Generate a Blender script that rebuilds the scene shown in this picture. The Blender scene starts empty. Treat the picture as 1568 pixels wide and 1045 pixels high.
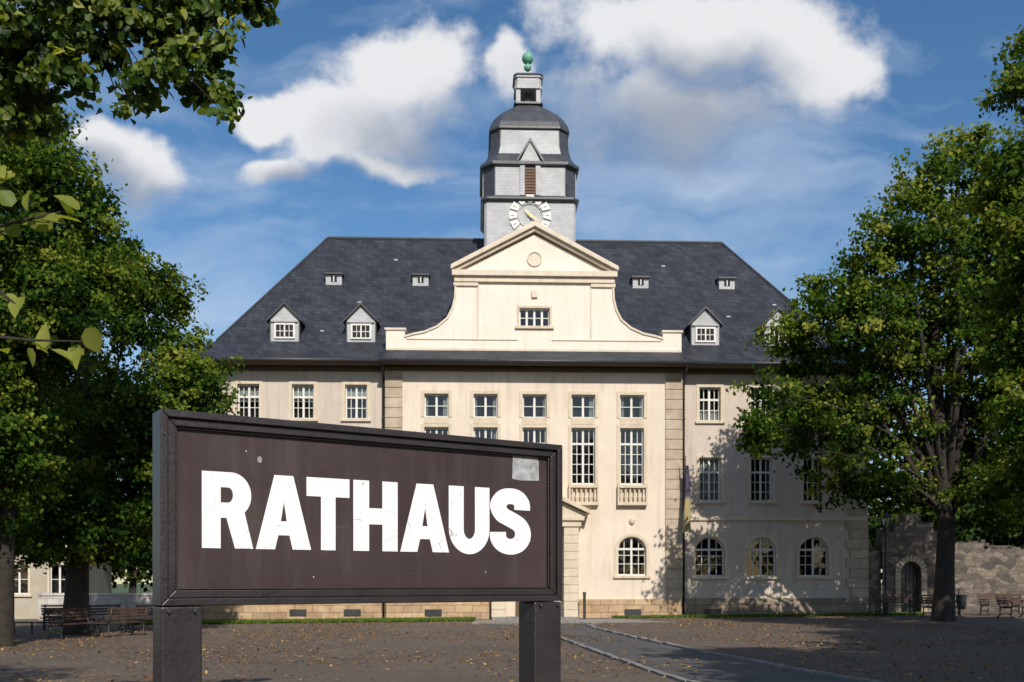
import bpy, math, random
import numpy as np
from mathutils import Vector, Matrix
random.seed(7); rng=np.random.default_rng(11)
scene=bpy.context.scene
F=1524.0; CX=784.0; HY=892.0; EYE=1.6
# ------------------------------------------------------------------ helpers
def gz(x,y=0): return 0.01*max(-40,min(40,x))
class MB:
    def __init__(s): s.v=[];s.f=[]
    def poly(s,pts):
        n=len(s.v); s.v+= [tuple(p) for p in pts]; s.f.append(tuple(range(n,n+len(pts))))
    def box(s,x0,x1,y0,y1,z0,z1):
        if x0>x1:x0,x1=x1,x0
        if y0>y1:y0,y1=y1,y0
        if z0>z1:z0,z1=z1,z0
        n=len(s.v)
        s.v+=[(x0,y0,z0),(x1,y0,z0),(x1,y1,z0),(x0,y1,z0),(x0,y0,z1),(x1,y0,z1),(x1,y1,z1),(x0,y1,z1)]
        s.f+=[tuple(n+i for i in q) for q in ((0,3,2,1),(4,5,6,7),(0,1,5,4),(1,2,6,5),(2,3,7,6),(3,0,4,7))]
    def loft(s,rings,cap0=True,cap1=True,closed=True):
        n=len(s.v);m=len(rings[0])
        for r in rings: s.v+=[tuple(p) for p in r]
        for i in range(len(rings)-1):
            for j in range(m if closed else m-1):
                a=n+i*m+j;b=n+i*m+(j+1)%m
                s.f.append((a,b,b+m,a+m))
        if cap0: s.f.append(tuple(n+j for j in reversed(range(m))))
        if cap1: s.f.append(tuple(n+(len(rings)-1)*m+j for j in range(m)))
    def tube(s,pts,rad,seg=8):
        rings=[];pts=[Vector(p) for p in pts]
        for i,p in enumerate(pts):
            d=(pts[min(i+1,len(pts)-1)]-pts[max(i-1,0)]).normalized()
            up=Vector((0,0,1)) if abs(d.z)<.9 else Vector((1,0,0))
            a=d.cross(up).normalized();b=d.cross(a).normalized()
            r=rad[i] if isinstance(rad,(list,tuple)) else rad
            rings.append([p+a*math.cos(t)*r+b*math.sin(t)*r for t in [2*math.pi*k/seg for k in range(seg)]])
        s.loft(rings)
    def extr(s,pts2,y0,y1,closed=True):
        s.loft([[(x,y0,z) for x,z in pts2],[(x,y1,z) for x,z in pts2]])
    def obj(s,name,mat,parent=None,smooth=False,bevel=0):
        me=bpy.data.meshes.new(name); me.from_pydata(s.v,[],s.f); me.update()
        o=bpy.data.objects.new(name,me); scene.collection.objects.link(o)
        if mat: me.materials.append(mat)
        if parent: o.parent=parent
        if smooth: me.polygons.foreach_set('use_smooth',[True]*len(me.polygons))
        if bevel:
            m=o.modifiers.new('bevel','BEVEL');m.width=bevel;m.segments=2;m.limit_method='ANGLE'
        return o
def empty(name,loc=(0,0,0),rz=0):
    e=bpy.data.objects.new(name,None); scene.collection.objects.link(e); e.location=loc; e.rotation_euler=(0,0,rz); e.empty_display_size=.3
    return e
# ------------------------------------------------------------------ materials
class NT:
    def __init__(s,nt): s.nt=nt
    def n(s,t,**k):
        x=s.nt.nodes.new(t)
        for a,b in k.items(): setattr(x,a,b)
        return x
    def l(s,a,b): s.nt.links.new(a,b)
    def m(s,op,a,b=None,c=None,clamp=False):
        x=s.n('ShaderNodeMath',operation=op); x.use_clamp=clamp
        for i,q in enumerate((a,b,c)):
            if q is None: continue
            if isinstance(q,(int,float)): x.inputs[i].default_value=q
            else: s.l(q,x.inputs[i])
        return x.outputs[0]
    def vm(s,op,a,b=None):
        x=s.n('ShaderNodeVectorMath',operation=op)
        for i,q in enumerate((a,b)):
            if q is None: continue
            if isinstance(q,(tuple,list)): x.inputs[i].default_value=q
            else: s.l(q,x.inputs[i])
        return x.outputs['Value'] if op in('LENGTH','DOT_PRODUCT') else x.outputs[0]
    def noise(s,vec,scale,detail=5,rough=.55):
        x=s.n('ShaderNodeTexNoise'); x.inputs['Scale'].default_value=scale;x.inputs['Detail'].default_value=detail;x.inputs['Roughness'].default_value=rough
        if vec is not None: s.l(vec,x.inputs['Vector'])
        return x.outputs['Fac']
    def mix(s,fac,a,b,blend='MIX'):
        x=s.n('ShaderNodeMix',data_type='RGBA',blend_type=blend)
        for i,q in ((0,fac),(6,a),(7,b)):
            if isinstance(q,(int,float)): x.inputs[i].default_value=q
            elif isinstance(q,(tuple,list)): x.inputs[i].default_value=tuple(q)+((1,) if len(q)==3 else ())
            else: s.l(q,x.inputs[i])
        return x.outputs[2]
    def ramp(s,fac,stops):
        x=s.n('ShaderNodeValToRGB');e=x.color_ramp.elements
        while len(e)<len(stops): e.new(.5)
        for i,(p,c) in enumerate(stops):
            e[i].position=p; e[i].color=tuple(c)+(1,) if len(c)==3 else c
        s.l(fac,x.inputs[0]); return x.outputs[0]
    def maprange(s,v,a,b,c=0,d=1):
        x=s.n('ShaderNodeMapRange');s.l(v,x.inputs[0])
        for i,q in enumerate((a,b,c,d)): x.inputs[i+1].default_value=q
        return x.outputs[0]
def newmat(name):
    m=bpy.data.materials.new(name);m.use_nodes=True;nt=m.node_tree
    return m,NT(nt),nt.nodes['Principled BSDF']
def surf(name,c1,c2,scale=2,rough=.8,bump=.2,bscale=40,big=None,brick=None,metal=0,streak=0,spec=.5):
    m,N,p=newmat(name)
    tc=N.n('ShaderNodeTexCoord').outputs['Object']
    n1=N.noise(tc,scale,6,.6)
    col=N.ramp(n1,[(.3,c1),(.7,c2)])
    hgt=N.noise(tc,bscale,3,.6)
    if streak:
        mp=N.n('ShaderNodeMapping');mp.inputs['Scale'].default_value=(3.0,3.0,.25);N.l(tc,mp.inputs[0])
        s=N.noise(mp.outputs[0],1.3,5,.65)
        s=N.maprange(s,.5,.75)
        col=N.mix(N.m('MULTIPLY',s,streak),col,tuple(x*.45 for x in c1))
    if brick:
        bw,bh,mort,mcol,var=brick
        sp=N.n('ShaderNodeSeparateXYZ');N.l(tc,sp.inputs[0]);cb=N.n('ShaderNodeCombineXYZ')
        N.l(N.m('ADD',sp.outputs[0],N.m('MULTIPLY',sp.outputs[1],.83)),cb.inputs[0]);N.l(sp.outputs[2],cb.inputs[1])
        wob=N.n('ShaderNodeTexNoise');wob.inputs['Scale'].default_value=2.5;N.l(tc,wob.inputs['Vector'])
        wv=N.vm('SCALE',wob.outputs['Color']);wv.node.inputs['Scale'].default_value=bh*.25
        b=N.n('ShaderNodeTexBrick');N.l(N.vm('ADD',cb.outputs[0],wv),b.inputs['Vector'])
        b.inputs['Scale'].default_value=1;b.inputs['Brick Width'].default_value=bw;b.inputs['Row Height'].default_value=bh;b.inputs['Mortar Size'].default_value=mort
        b.inputs['Color1'].default_value=(1,1,1,1);b.inputs['Color2'].default_value=(1-var,1-var,1-var*.95,1);b.inputs['Mortar'].default_value=(*mcol,1)
        b.inputs['Mortar Smooth'].default_value=.3
        col=N.mix(1.0,col,b.outputs['Color'],'MULTIPLY')
        hgt=N.m('SUBTRACT',N.m('MULTIPLY',hgt,.4),b.outputs['Fac'])
    N.l(col,p.inputs['Base Color']);p.inputs['Roughness'].default_value=rough;p.inputs['Metallic'].default_value=metal
    p.inputs['Specular IOR Level'].default_value=spec
    bp=N.n('ShaderNodeBump');bp.inputs['Strength'].default_value=bump;bp.inputs['Distance'].default_value=.02;N.l(hgt,bp.inputs['Height']);N.l(bp.outputs[0],p.inputs['Normal'])
    return m
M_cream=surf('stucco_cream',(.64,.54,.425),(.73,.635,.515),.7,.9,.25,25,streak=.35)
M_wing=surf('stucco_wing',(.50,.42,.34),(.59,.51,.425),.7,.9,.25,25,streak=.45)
M_gable=surf('stucco_gable',(.71,.63,.52),(.78,.71,.61),.8,.9,.2,25,streak=.25)
M_trim=surf('sandstone_trim',(.55,.455,.33),(.66,.565,.43),3,.85,.3,30,streak=.3)
M_block=surf('sandstone_blocks',(.33,.26,.18),(.54,.45,.34),1.6,.9,.6,18,streak=.2)
M_base=surf('sandstone_base',(.42,.27,.14),(.62,.45,.28),2.2,.9,.8,14,brick=(.75,.32,.012,(.4,.35,.3),.35))
M_baseg=surf('grey_stone_base',(.26,.20,.14),(.42,.33,.24),2.2,.9,.8,14,brick=(.75,.32,.012,(.4,.35,.3),.35))
M_slate=surf('slate_roof',(.028,.031,.039),(.058,.062,.075),1.1,.5,.7,30,brick=(.28,.2,.010,(.5,.5,.5),.45),spec=.35)
M_slatel=surf('slate_sunlit_tone',(.36,.365,.37),(.50,.50,.495),1.5,.6,.35,30,brick=(.34,.14,.006,(.78,.78,.78),.10))  # same slate as elsewhere; its sunlit reflection is put into a paler base colour
M_dark=surf('dark_metal',(.02,.022,.026),(.045,.047,.05),4,.5,.1)
M_domes=surf('slate_dome',(.045,.048,.055),(.08,.083,.092),2,.38,.4,30,brick=(.3,.16,.006,(.7,.7,.7),.2))
M_soffit=surf('eaves_wood',(.07,.045,.03),(.11,.075,.05),4,.8,.1)
M_frame=surf('window_paint',(.62,.60,.54),(.74,.72,.66),5,.5,.05)
M_curtain=surf('curtain_cloth',(.36,.36,.34),(.52,.52,.50),6,.9,.1)
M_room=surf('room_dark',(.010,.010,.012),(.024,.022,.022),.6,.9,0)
M_green=surf('copper_patina',(.10,.30,.20),(.16,.40,.28),6,.6,.1)
M_shutter=surf('shutter_wood',(.11,.065,.04),(.17,.10,.06),5,.8,.1)
M_white=surf('white_enamel',(.68,.66,.58),(.80,.78,.70),5,.4,.05)
M_gold=surf('gilt',(.5,.32,.10),(.6,.4,.14),5,.4,.05,metal=.6)
M_bark=surf('bark',(.018,.014,.010),(.045,.035,.027),5,.95,1,14)
M_iron=surf('cast_iron',(.012,.012,.013),(.03,.03,.03),8,.5,.2)
M_wood=surf('bench_wood',(.05,.028,.018),(.10,.055,.035),8,.7,.2)
M_kerb=surf('kerb_granite',(.13,.125,.12),(.27,.26,.245),6,.9,.4)
M_pale=surf('pale_stone_wall',(.42,.39,.35),(.58,.54,.48),2.5,.95,.6,10,brick=(.6,.28,.015,(.6,.58,.55),.25))
# rubble masonry: irregular voronoi stones
m,N,p=newmat('rubble_stone');tc=N.n('ShaderNodeTexCoord').outputs['Object']
mp=N.n('ShaderNodeMapping');mp.inputs['Scale'].default_value=(2.3,2.3,4.6);N.l(tc,mp.inputs[0])
v1=N.n('ShaderNodeTexVoronoi');v1.inputs['Scale'].default_value=1;N.l(mp.outputs[0],v1.inputs['Vector'])
v2=N.n('ShaderNodeTexVoronoi',feature='DISTANCE_TO_EDGE');v2.inputs['Scale'].default_value=1;N.l(mp.outputs[0],v2.inputs['Vector'])
sx=N.n('ShaderNodeSeparateColor');N.l(v1.outputs['Color'],sx.inputs[0])
col=N.ramp(sx.outputs[0],[(0,(.07,.058,.05)),(.5,(.15,.12,.095)),(1,(.26,.205,.155))])
col=N.mix(N.maprange(N.noise(tc,6,6,.7),.4,.7,0,.6),col,(.06,.055,.048))
col=N.mix(N.maprange(v2.outputs['Distance'],0,.07,.8,0),col,(.05,.045,.04))
N.l(col,p.inputs['Base Color']);p.inputs['Roughness'].default_value=.95
bp=N.n('ShaderNodeBump');bp.inputs['Strength'].default_value=1;bp.inputs['Distance'].default_value=.05;N.l(N.m('MINIMUM',v2.outputs['Distance'],.15),bp.inputs['Height']);N.l(bp.outputs[0],p.inputs['Normal'])
M_rubble=m
# glass
m,N,p=newmat('window_glass');nt=m.node_tree;nt.nodes.remove(p)
tr=N.n('ShaderNodeBsdfTransparent');gl=N.n('ShaderNodeBsdfGlossy');gl.inputs['Roughness'].default_value=.03
tr.inputs[0].default_value=(.7,.76,.76,1)
tc=N.n('ShaderNodeTexCoord').outputs['Object'];bp=N.n('ShaderNodeBump');bp.inputs['Strength'].default_value=.12;bp.inputs['Distance'].default_value=.05;N.l(N.noise(tc,1.4,2),bp.inputs['Height']);N.l(bp.outputs[0],gl.inputs['Normal'])
fr=N.n('ShaderNodeFresnel');fr.inputs[0].default_value=1.5
mx=N.n('ShaderNodeMixShader');N.l(N.m('ADD',fr.outputs[0],.03,clamp=True),mx.inputs[0]);N.l(tr.outputs[0],mx.inputs[1]);N.l(gl.outputs[0],mx.inputs[2])
N.l(mx.outputs[0],nt.nodes['Material Output'].inputs[0]);M_glass=m
# foliage
def leafmat(name,stops,transl=.35,cheap=False):
    m,N,p=newmat(name)
    a=N.n('ShaderNodeAttribute',attribute_name='tint')
    col=N.ramp(a.outputs['Fac'],stops)
    if cheap:
        m.node_tree.nodes.remove(p);p=N.n('ShaderNodeBsdfDiffuse');N.l(col,p.inputs[0])
    else:
        N.l(col,p.inputs['Base Color']);p.inputs['Roughness'].default_value=.5;p.inputs['Specular IOR Level'].default_value=.3
    if transl:
        t=N.n('ShaderNodeBsdfTranslucent');N.l(N.mix(1.0,col,(1.6,1.6,.5),'MULTIPLY'),t.inputs[0])
        mx=N.n('ShaderNodeMixShader');mx.inputs[0].default_value=transl
        N.l(p.outputs[0],mx.inputs[1]);N.l(t.outputs[0],mx.inputs[2]);N.l(mx.outputs[0],m.node_tree.nodes['Material Output'].inputs[0])
    else: N.l(p.outputs[0],m.node_tree.nodes['Material Output'].inputs[0])
    return m
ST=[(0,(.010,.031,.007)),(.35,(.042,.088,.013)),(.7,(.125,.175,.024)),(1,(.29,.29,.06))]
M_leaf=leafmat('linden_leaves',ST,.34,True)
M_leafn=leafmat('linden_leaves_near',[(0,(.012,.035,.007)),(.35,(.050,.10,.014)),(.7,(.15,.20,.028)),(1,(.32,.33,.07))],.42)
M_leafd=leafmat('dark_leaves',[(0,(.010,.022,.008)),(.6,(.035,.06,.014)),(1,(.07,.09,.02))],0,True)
M_grass=leafmat('grass_blades',[(0,(.05,.09,.015)),(1,(.14,.20,.04))],.2,True)
M_litter=leafmat('dry_leaves',[(0,(.10,.05,.02)),(.6,(.28,.14,.04)),(1,(.46,.30,.11))],0,True)

# ------------------------------------------------------------------ leaves mesh
def leaves_mesh(name,C,L,Wd,tint,mat,parent=None,flat=0.0,normals=None,detailed=False):
    n=len(C)
    a=rng.normal(size=(n,3)); a[:,2]-=.5
    if flat: a[:,2]*=(1-flat)
    a/=np.linalg.norm(a,axis=1)[:,None]
    r=rng.normal(size=(n,3))
    if normals is not None: r=np.cross(normals+rng.normal(size=(n,3))*.45,a)
    elif flat: r=np.cross(np.array([0,0,1.])+rng.normal(size=(n,3))*(1-flat),a)
    b=r-(r*a).sum(1)[:,None]*a; b/=(np.linalg.norm(b,axis=1)[:,None]+1e-9)
    nn=np.cross(a,b)
    L=np.broadcast_to(L,(n,))[:,None];Wd=np.broadcast_to(Wd,(n,))[:,None]
    if detailed:
        prof=[(-.5,0,0),(-.38,.42,.10),(-.05,.5,.14),(.28,.27,.06),(.55,0,-.1),(.28,-.27,.06),(-.05,-.5,.14),(-.38,-.42,.10)]
        V=np.stack([C+a*L*x+b*Wd*y+nn*Wd*z for x,y,z in prof],1);k=8
        faces=np.array([[0,1,2,3,4],[0,4,5,6,7]]);
        loops=(np.arange(n)[:,None,None]*k+faces[None]).reshape(-1);per=5;nf=2*n
    else:
        prof=[(-.5,0,0),(-.1,.5,.08),(.5,0,0),(-.1,-.5,.08)]
        V=np.stack([C+a*L*x+b*Wd*y+nn*Wd*z for x,y,z in prof],1);k=4
        loops=np.arange(n*4);per=4;nf=n
    me=bpy.data.meshes.new(name);me.vertices.add(n*k);me.vertices.foreach_set('co',V.reshape(-1).astype(np.float32))
    me.loops.add(len(loops));me.loops.foreach_set('vertex_index',loops.astype(np.int32))
    me.polygons.add(nf);me.polygons.foreach_set('loop_start',(np.arange(nf)*per).astype(np.int32))
    at=me.attributes.new('tint','FLOAT','POINT');at.data.foreach_set('value',np.repeat(tint,k).astype(np.float32))
    me.update(calc_edges=True);me.materials.append(mat)
    o=bpy.data.objects.new(name,me);scene.collection.objects.link(o)
    if parent:o.parent=parent
    return o
def crown(name,lobes,nleaf,size,mat,parent,csize=.5,per=55,tbias=0,detailed=False,outer=.42,pw=2.2,nadd=(0.05,-.25,.6)):
    lb=np.array(lobes,float); c=lb[:,:3]; r=lb[:,3]
    p=r**pw;p/=p.sum()
    nc=max(1,nleaf//per)
    i=rng.choice(len(lb),nc,p=p)
    d=rng.normal(size=(nc,3));d/=np.linalg.norm(d,axis=1)[:,None]
    rad=rng.random(nc)**outer
    lump=1+.25*np.sin(d[:,0]*5+i*2)*np.cos(d[:,2]*6+i)
    cc=c[i]+d*(rad*r[i]*lump)[:,None]*np.array([1,1,.9])
    ct=np.clip(.34+.22*rng.normal(size=nc)+.3*(rad-.65)+.18*d[:,2]+tbias,0,1)  # outer and upper clumps tinted lighter: sunlight put into the leaf colour
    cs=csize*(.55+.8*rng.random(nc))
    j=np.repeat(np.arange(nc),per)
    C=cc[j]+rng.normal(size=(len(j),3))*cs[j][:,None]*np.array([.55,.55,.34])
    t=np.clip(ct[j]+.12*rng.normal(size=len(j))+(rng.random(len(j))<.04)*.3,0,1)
    L=size*(.7+.6*rng.random(len(j)))
    nrm=d[j]*.9+np.array(nadd)
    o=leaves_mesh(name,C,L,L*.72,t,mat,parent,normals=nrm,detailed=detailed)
    return cc
def tree(name,bx,by,lobes,nleaf,size,tr=.35,mat=None,split=.35,csize=.5,tbias=0,detailed=False,twigs=60,per=55,limb=1.0,outer=.42,pw=2.2):
    e=empty(name,(bx,by,gz(bx)))
    lb=[(x-bx,y-by,z-gz(bx),r) for x,y,z,r in lobes]
    zt=max(l[2] for l in lb); zs=min(l[2]-l[3]*.3 for l in lb)
    zs=max(2.2,min(zs,3.5))
    mb=MB()
    cx=sum(l[0] for l in lb)/len(lb)*.3
    tp=[(0,0,-.3),(.0,0,.15),(.05*1,.02,zs*.5),(.1,0,zs),(cx*.5+.1,.1,zs+(zt-zs)*.4),(cx,0,zt*.95)]
    trd=[tr*1.5,tr*1.15,tr*.95,tr*.85,tr*.5,tr*.08]
    mb.tube(tp,trd,12)
    for l in lb:
        k=random.uniform(.0,.45); st=Vector(tp[3]).lerp(Vector(tp[4]),k)
        en=Vector(l[:3]); mid=st.lerp(en,.5)+Vector((random.uniform(-.4,.4),random.uniform(-.4,.4),.25*(en-st).length*.4))
        lr=tr*limb*min(1,max(.3,l[3]/2))
        mb.tube([st,st.lerp(mid,.6)+Vector((0,0,.1)),mid,mid.lerp(en,.6),en],[lr*.42,lr*.33,lr*.22,lr*.1,.01],7)
        for q in range(4):
            dd=Vector((random.gauss(0,1),random.gauss(0,1),random.gauss(0,.7))).normalized()*l[3]*.85
            mb.tube([mid.lerp(en,random.uniform(.4,1)),en+dd*.5+Vector((0,0,.05*l[3])),en+dd],[lr*.1,lr*.05,.006],5)
    mb.obj('trunk_and_limbs',M_bark,e,smooth=True)
    crown('foliage',lb,nleaf,size,mat or M_leaf,e,csize,per,tbias,detailed,outer,pw)
    return e
def lob(px,py,rp,Y,dy=0):
    y=Y+dy; return ((px-CX)/F*y, y, EYE+(HY-py)/F*y, rp*Y/F)

# ------------------------------------------------------------------ GROUND
def grid_ground():
    xs=[-700,-200,-80,-40]+[i*2. for i in range(-19,20)]+[40,80,200,700]
    ys=[-700,-120,-40,-10]+[i*2. for i in range(0,40)]+[100,200,500,1200]
    mb=MB()
    for y in ys:
        for x in xs: mb.v.append((x,y,gz(x)))
    nx=len(xs)
    for j in range(len(ys)-1):
        for i in range(nx-1):
            a=j*nx+i; mb.f.append((a,a+1,a+nx+1,a+nx))
    return mb
m,N,p=newmat('gravel_square');tc=N.n('ShaderNodeTexCoord').outputs['Object']
n1=N.noise(tc,.35,6,.65);n2=N.noise(tc,14,5,.7);n3=N.noise(tc,70,3,.6)
col=N.ramp(n1,[(.3,(.105,.074,.052)),(.7,(.20,.15,.105))])
col=N.mix(N.maprange(n2,.35,.65),col,(.070,.052,.040))
col=N.mix(N.maprange(n3,.52,.7,0,.8),col,(.28,.225,.17))
far=N.n('ShaderNodeSeparateXYZ');N.l(tc,far.inputs[0])
col=N.mix(N.maprange(far.outputs[1],62,75),col,(.06,.085,.03))
N.l(col,p.inputs['Base Color']);p.inputs['Roughness'].default_value=.95
bp=N.n('ShaderNodeBump');bp.inputs['Strength'].default_value=.8;bp.inputs['Distance'].default_value=.03;N.l(N.m('ADD',n2,n3),bp.inputs['Height']);N.l(bp.outputs[0],p.inputs['Normal'])
grid_ground().obj('ground',m)
# path (asphalt) from portal toward the viewer
m,N,p=newmat('asphalt');tc=N.n('ShaderNodeTexCoord').outputs['Object']
n1=N.noise(tc,.6,6,.6);n3=N.noise(tc,70,4,.7)
col=N.ramp(n1,[(.3,(.05,.047,.045)),(.7,(.095,.09,.085))]);col=N.mix(N.maprange(n3,.5,.75,0,.6),col,(.17,.16,.15))
N.l(col,p.inputs['Base Color']);p.inputs['Roughness'].default_value=.85
bp=N.n('ShaderNodeBump');bp.inputs['Strength'].default_value=.5;bp.inputs['Distance'].default_value=.01;N.l(n3,bp.inputs['Height']);N.l(bp.outputs[0],p.inputs['Normal'])
LE=[(-1.2,38.2),(.2,36),(.9,33),(1.4,27.7),(2.0,21.5),(2.6,16.5),(3.5,11),(4.6,4),(6,-6)]
RE=[(3.6,38.2),(2.75,36),(2.9,33),(3.45,28),(4.3,21.5),(5.25,16.2),(6.6,11),(8.4,4),(11,-6)]
mb=MB();mb.loft([[(l[0],l[1],gz(l[0])+.004),(r[0],r[1],gz(r[0])+.004)] for l,r in zip(LE,RE)],False,False,False)
mb.obj('asphalt_path',m)
M_pave=surf('light_paving',(.22,.205,.18),(.34,.32,.285),1.5,.9,.4,20,brick=(.6,.4,.01,(.6,.6,.6),.2))
mb=MB();mb.poly([(-1.6,38.2,gz(-1.6)+.006),(6.5,38.2,gz(6.5)+.006),(4.4,42.4,gz(4.4)+.006),(-1.6,42.2,gz(-1.6)+.006)]);mb.obj('forecourt_paving',M_pave)
def kerb(pts,w=.13,h=.05):
    mb=MB()
    for (a,b) in zip(pts[:-1],pts[1:]):
        a=Vector((*a,0));b=Vector((*b,0));L=(b-a).length;n=max(1,int(L/.5));d=(b-a)/n
        s=Vector((-d.y,d.x,0)).normalized()*w/2
        for i in range(n):
            p=a+d*i+d*.03;q=a+d*(i+1)-d*.03;z0=-.1;zz=gz(p.x)+h+random.uniform(-.012,.012)
            j=random.uniform(-.02,.02)*s.normalized()
            mb.loft([[p-s+j+Vector((0,0,z0)),q-s+j+Vector((0,0,z0)),q+s+j+Vector((0,0,z0)),p+s+j+Vector((0,0,z0))],[p-s+j+Vector((0,0,zz)),q-s+j+Vector((0,0,zz)),q+s+j+Vector((0,0,zz)),p+s+j+Vector((0,0,zz))]])
    return mb
kerb(LE,.13).obj('path_kerb',M_kerb); kerb(RE,.15).obj('path_kerb',M_kerb)
# litter
n=34000
X=rng.uniform(-17,15,n);Y=rng.uniform(9,43,n)
clus=(np.sin(X*.9+1)+np.sin(Y*.7+X*.3)+rng.normal(size=n)*.9)+(X<-2)*.9+(X>6)*.5>.3
X=X[clus];Y=Y[clus]
C=np.stack([X,Y,.01*X+.022],1)
L=.045+.06*rng.random(len(X))
leaves_mesh('fallen_leaves',C,L,L*.75,rng.random(len(X)),M_litter,flat=.85)

# ------------------------------------------------------------------ TOWN HALL
TH=math.radians(2.1); OX,OY=.98,44.0
hall=empty('town_hall',(OX,OY,0),TH)
c_,s_=math.cos(TH),math.sin(TH)
def pu(px,v=0):
    a=(px-CX)/F; return (a*(OY+v*c_)-OX+v*s_)/(c_-a*s_)
def pz(px,py,v=0):
    u=pu(px,v); return EYE+(HY-py)/F*(OY+u*s_+v*c_)
HW=14.9; DEP=14.; ZT=11.05
VC=-.28
def arc(cx,cz,rx,rz,a0,a1,n=12):
    return [(cx+rx*math.cos(math.radians(a0+(a1-a0)*i/n)),cz+rz*math.sin(math.radians(a0+(a1-a0)*i/n))) for i in range(n+1)]
def wall(mb,u0,u1,z0,z1,v,ops,depth=.28):
    us=sorted(set([u0,u1]+[o[0] for o in ops]+[o[1] for o in ops]));zs=sorted(set([z0,z1]+[o[2] for o in ops]+[o[3] for o in ops]))
    for i in range(len(us)-1):
        for j in range(len(zs)-1):
            a=(us[i]+us[i+1])/2;b=(zs[j]+zs[j+1])/2
            if any(o[0]<a<o[1] and o[2]<b<o[3] for o in ops): continue
            mb.poly([(us[i],v,zs[j]),(us[i+1],v,zs[j]),(us[i+1],v,zs[j+1]),(us[i],v,zs[j+1])])
    for o in ops:
        a,b,c,d=o[:4]; arch=len(o)>4 and o[4]; w=v+depth; r=(b-a)/2
        zt=d-r if arch else d
        mb.poly([(a,v,c),(a,w,c),(a,w,zt),(a,v,zt)]);mb.poly([(b,v,c),(b,v,zt),(b,w,zt),(b,w,c)])
        mb.poly([(a,v,c),(b,v,c),(b,w,c),(a,w,c)])
        if not arch: mb.poly([(a,v,d),(a,w,d),(b,w,d),(b,v,d)])
        else:
            pts=arc((a+b)/2,zt,r,r,0,180,16)
            for (p,q) in zip(pts[:-1],pts[1:]): mb.poly([(p[0],v,p[1]),(q[0],v,q[1]),(q[0],w,q[1]),(p[0],w,p[1])])
            mb.poly([(x,v,z) for x,z in pts[:9]]+[(b,v,d)]); mb.poly([(x,v,z) for x,z in pts[8:]]+[(a,v,d)])
F_=MB();G=MB();CU=MB();RM=MB();TR=MB();SILL=MB()
def win(u0,u1,z0,z1,v,cols=2,rows=(.33,.66),mun=1,arch=False,transom=None,trim=.13,curt=None,sill=True):
    w=v+.17; t=.06
    F_.box(u0,u0+t,w,w+.07,z0,z1);F_.box(u1-t,u1,w,w+.07,z0,z1);F_.box(u0+t,u1-t,w,w+.07,z0,z0+t)
    if not arch: F_.box(u0+t,u1-t,w,w+.07,z1-t,z1)
    else:
        r=(u1-u0)/2;pts=arc((u0+u1)/2,z1-r,r,r,0,180,16);pi=arc((u0+u1)/2,z1-r,r-t,r-t,0,180,16)
        for k in range(16):
            F_.loft([[(pts[k][0],w-.004,pts[k][1]),(pts[k+1][0],w-.004,pts[k+1][1]),(pi[k+1][0],w-.004,pi[k+1][1]),(pi[k][0],w-.004,pi[k][1])],[(pts[k][0],w+.06,pts[k][1]),(pts[k+1][0],w+.06,pts[k+1][1]),(pi[k+1][0],w+.06,pi[k+1][1]),(pi[k][0],w+.06,pi[k][1])]])
    W=(u1-u0)
    for i in range(1,cols):
        x=u0+W*i/cols; F_.box(x-.045,x+.045,w-.015,w+.06,z0+t+.002,z1-t-.002)
    for i in range(cols):
        for k in range(1,mun+1):
            x=u0+W*(i+k/(mun+1))/cols; F_.box(x-.015,x+.015,w+.01,w+.045,z0+t+.002,z1-t-.002)
    for r_ in rows:
        z=z0+(z1-z0)*r_; F_.box(u0+t+.003,u1-t-.003,w+.013,w+.043,z-.015,z+.015)
    if transom:
        z=z0+(z1-z0)*transom; F_.box(u0+t+.001,u1-t-.001,w-.022,w+.055,z-.045,z+.045)
    G.poly([(u0,w+.03,z0),(u1,w+.03,z0),(u1,w+.03,z1),(u0,w+.03,z1)])
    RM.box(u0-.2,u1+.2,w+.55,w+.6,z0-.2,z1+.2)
    cr=random.random() if curt is None else curt
    cw=w+.11
    H=z1-z0
    def cloth(a,b,c,d):
        n=14;
        for k in range(n):
            x0=a+(b-a)*k/n;x1=a+(b-a)*(k+1)/n
            CU.poly([(x0,cw+.02*(k%2),c),(x1,cw+.02*((k+1)%2),c),(x1,cw+.02*((k+1)%2),d),(x0,cw+.02*(k%2),d)])
    if cr<.3: cloth(u0,u0+W*random.uniform(.1,.28),z0,z1);cloth(u1-W*random.uniform(.1,.28),u1,z0,z1)
    elif cr<.42: cloth(u0,u1,z0+H*random.uniform(.5,.75),z1)
    elif cr<.55: cloth(u0,u1,z0,z0+H*random.uniform(.25,.45))
    elif cr<.62: cloth(u0,u1,z0,z1)
    if trim and not arch:
        T=trim;q=.035
        TR.box(u0-T,u0,v-q,v+.02,z0,z1);TR.box(u1,u1+T,v-q,v+.02,z0,z1);TR.box(u0-T,u1+T,v-q-.003,v+.02,z1,z1+T)
    if trim and arch:
        r=(u1-u0)/2;T=trim;po=arc((u0+u1)/2,z1-r,r+T,r+T,0,180,16);pi=arc((u0+u1)/2,z1-r,r,r,0,180,16);q=.035
        for k in range(16):
            TR.loft([[(po[k][0],v-q,po[k][1]),(po[k+1][0],v-q,po[k+1][1]),(pi[k+1][0],v-q,pi[k+1][1]),(pi[k][0],v-q,pi[k][1])],[(po[k][0],v+.02,po[k][1]),(po[k+1][0],v+.02,po[k+1][1]),(pi[k+1][0],v+.02,pi[k+1][1]),(pi[k][0],v+.02,pi[k][1])]])
        TR.box(u0-T,u0,v-q,v+.02,z0,z1-r);TR.box(u1,u1+T,v-q,v+.02,z0,z1-r)
    if sill: SILL.box(u0-.18,u1+.18,v-.11,v+.2,z0-.12,z0-.001)
CW=6.5
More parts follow.
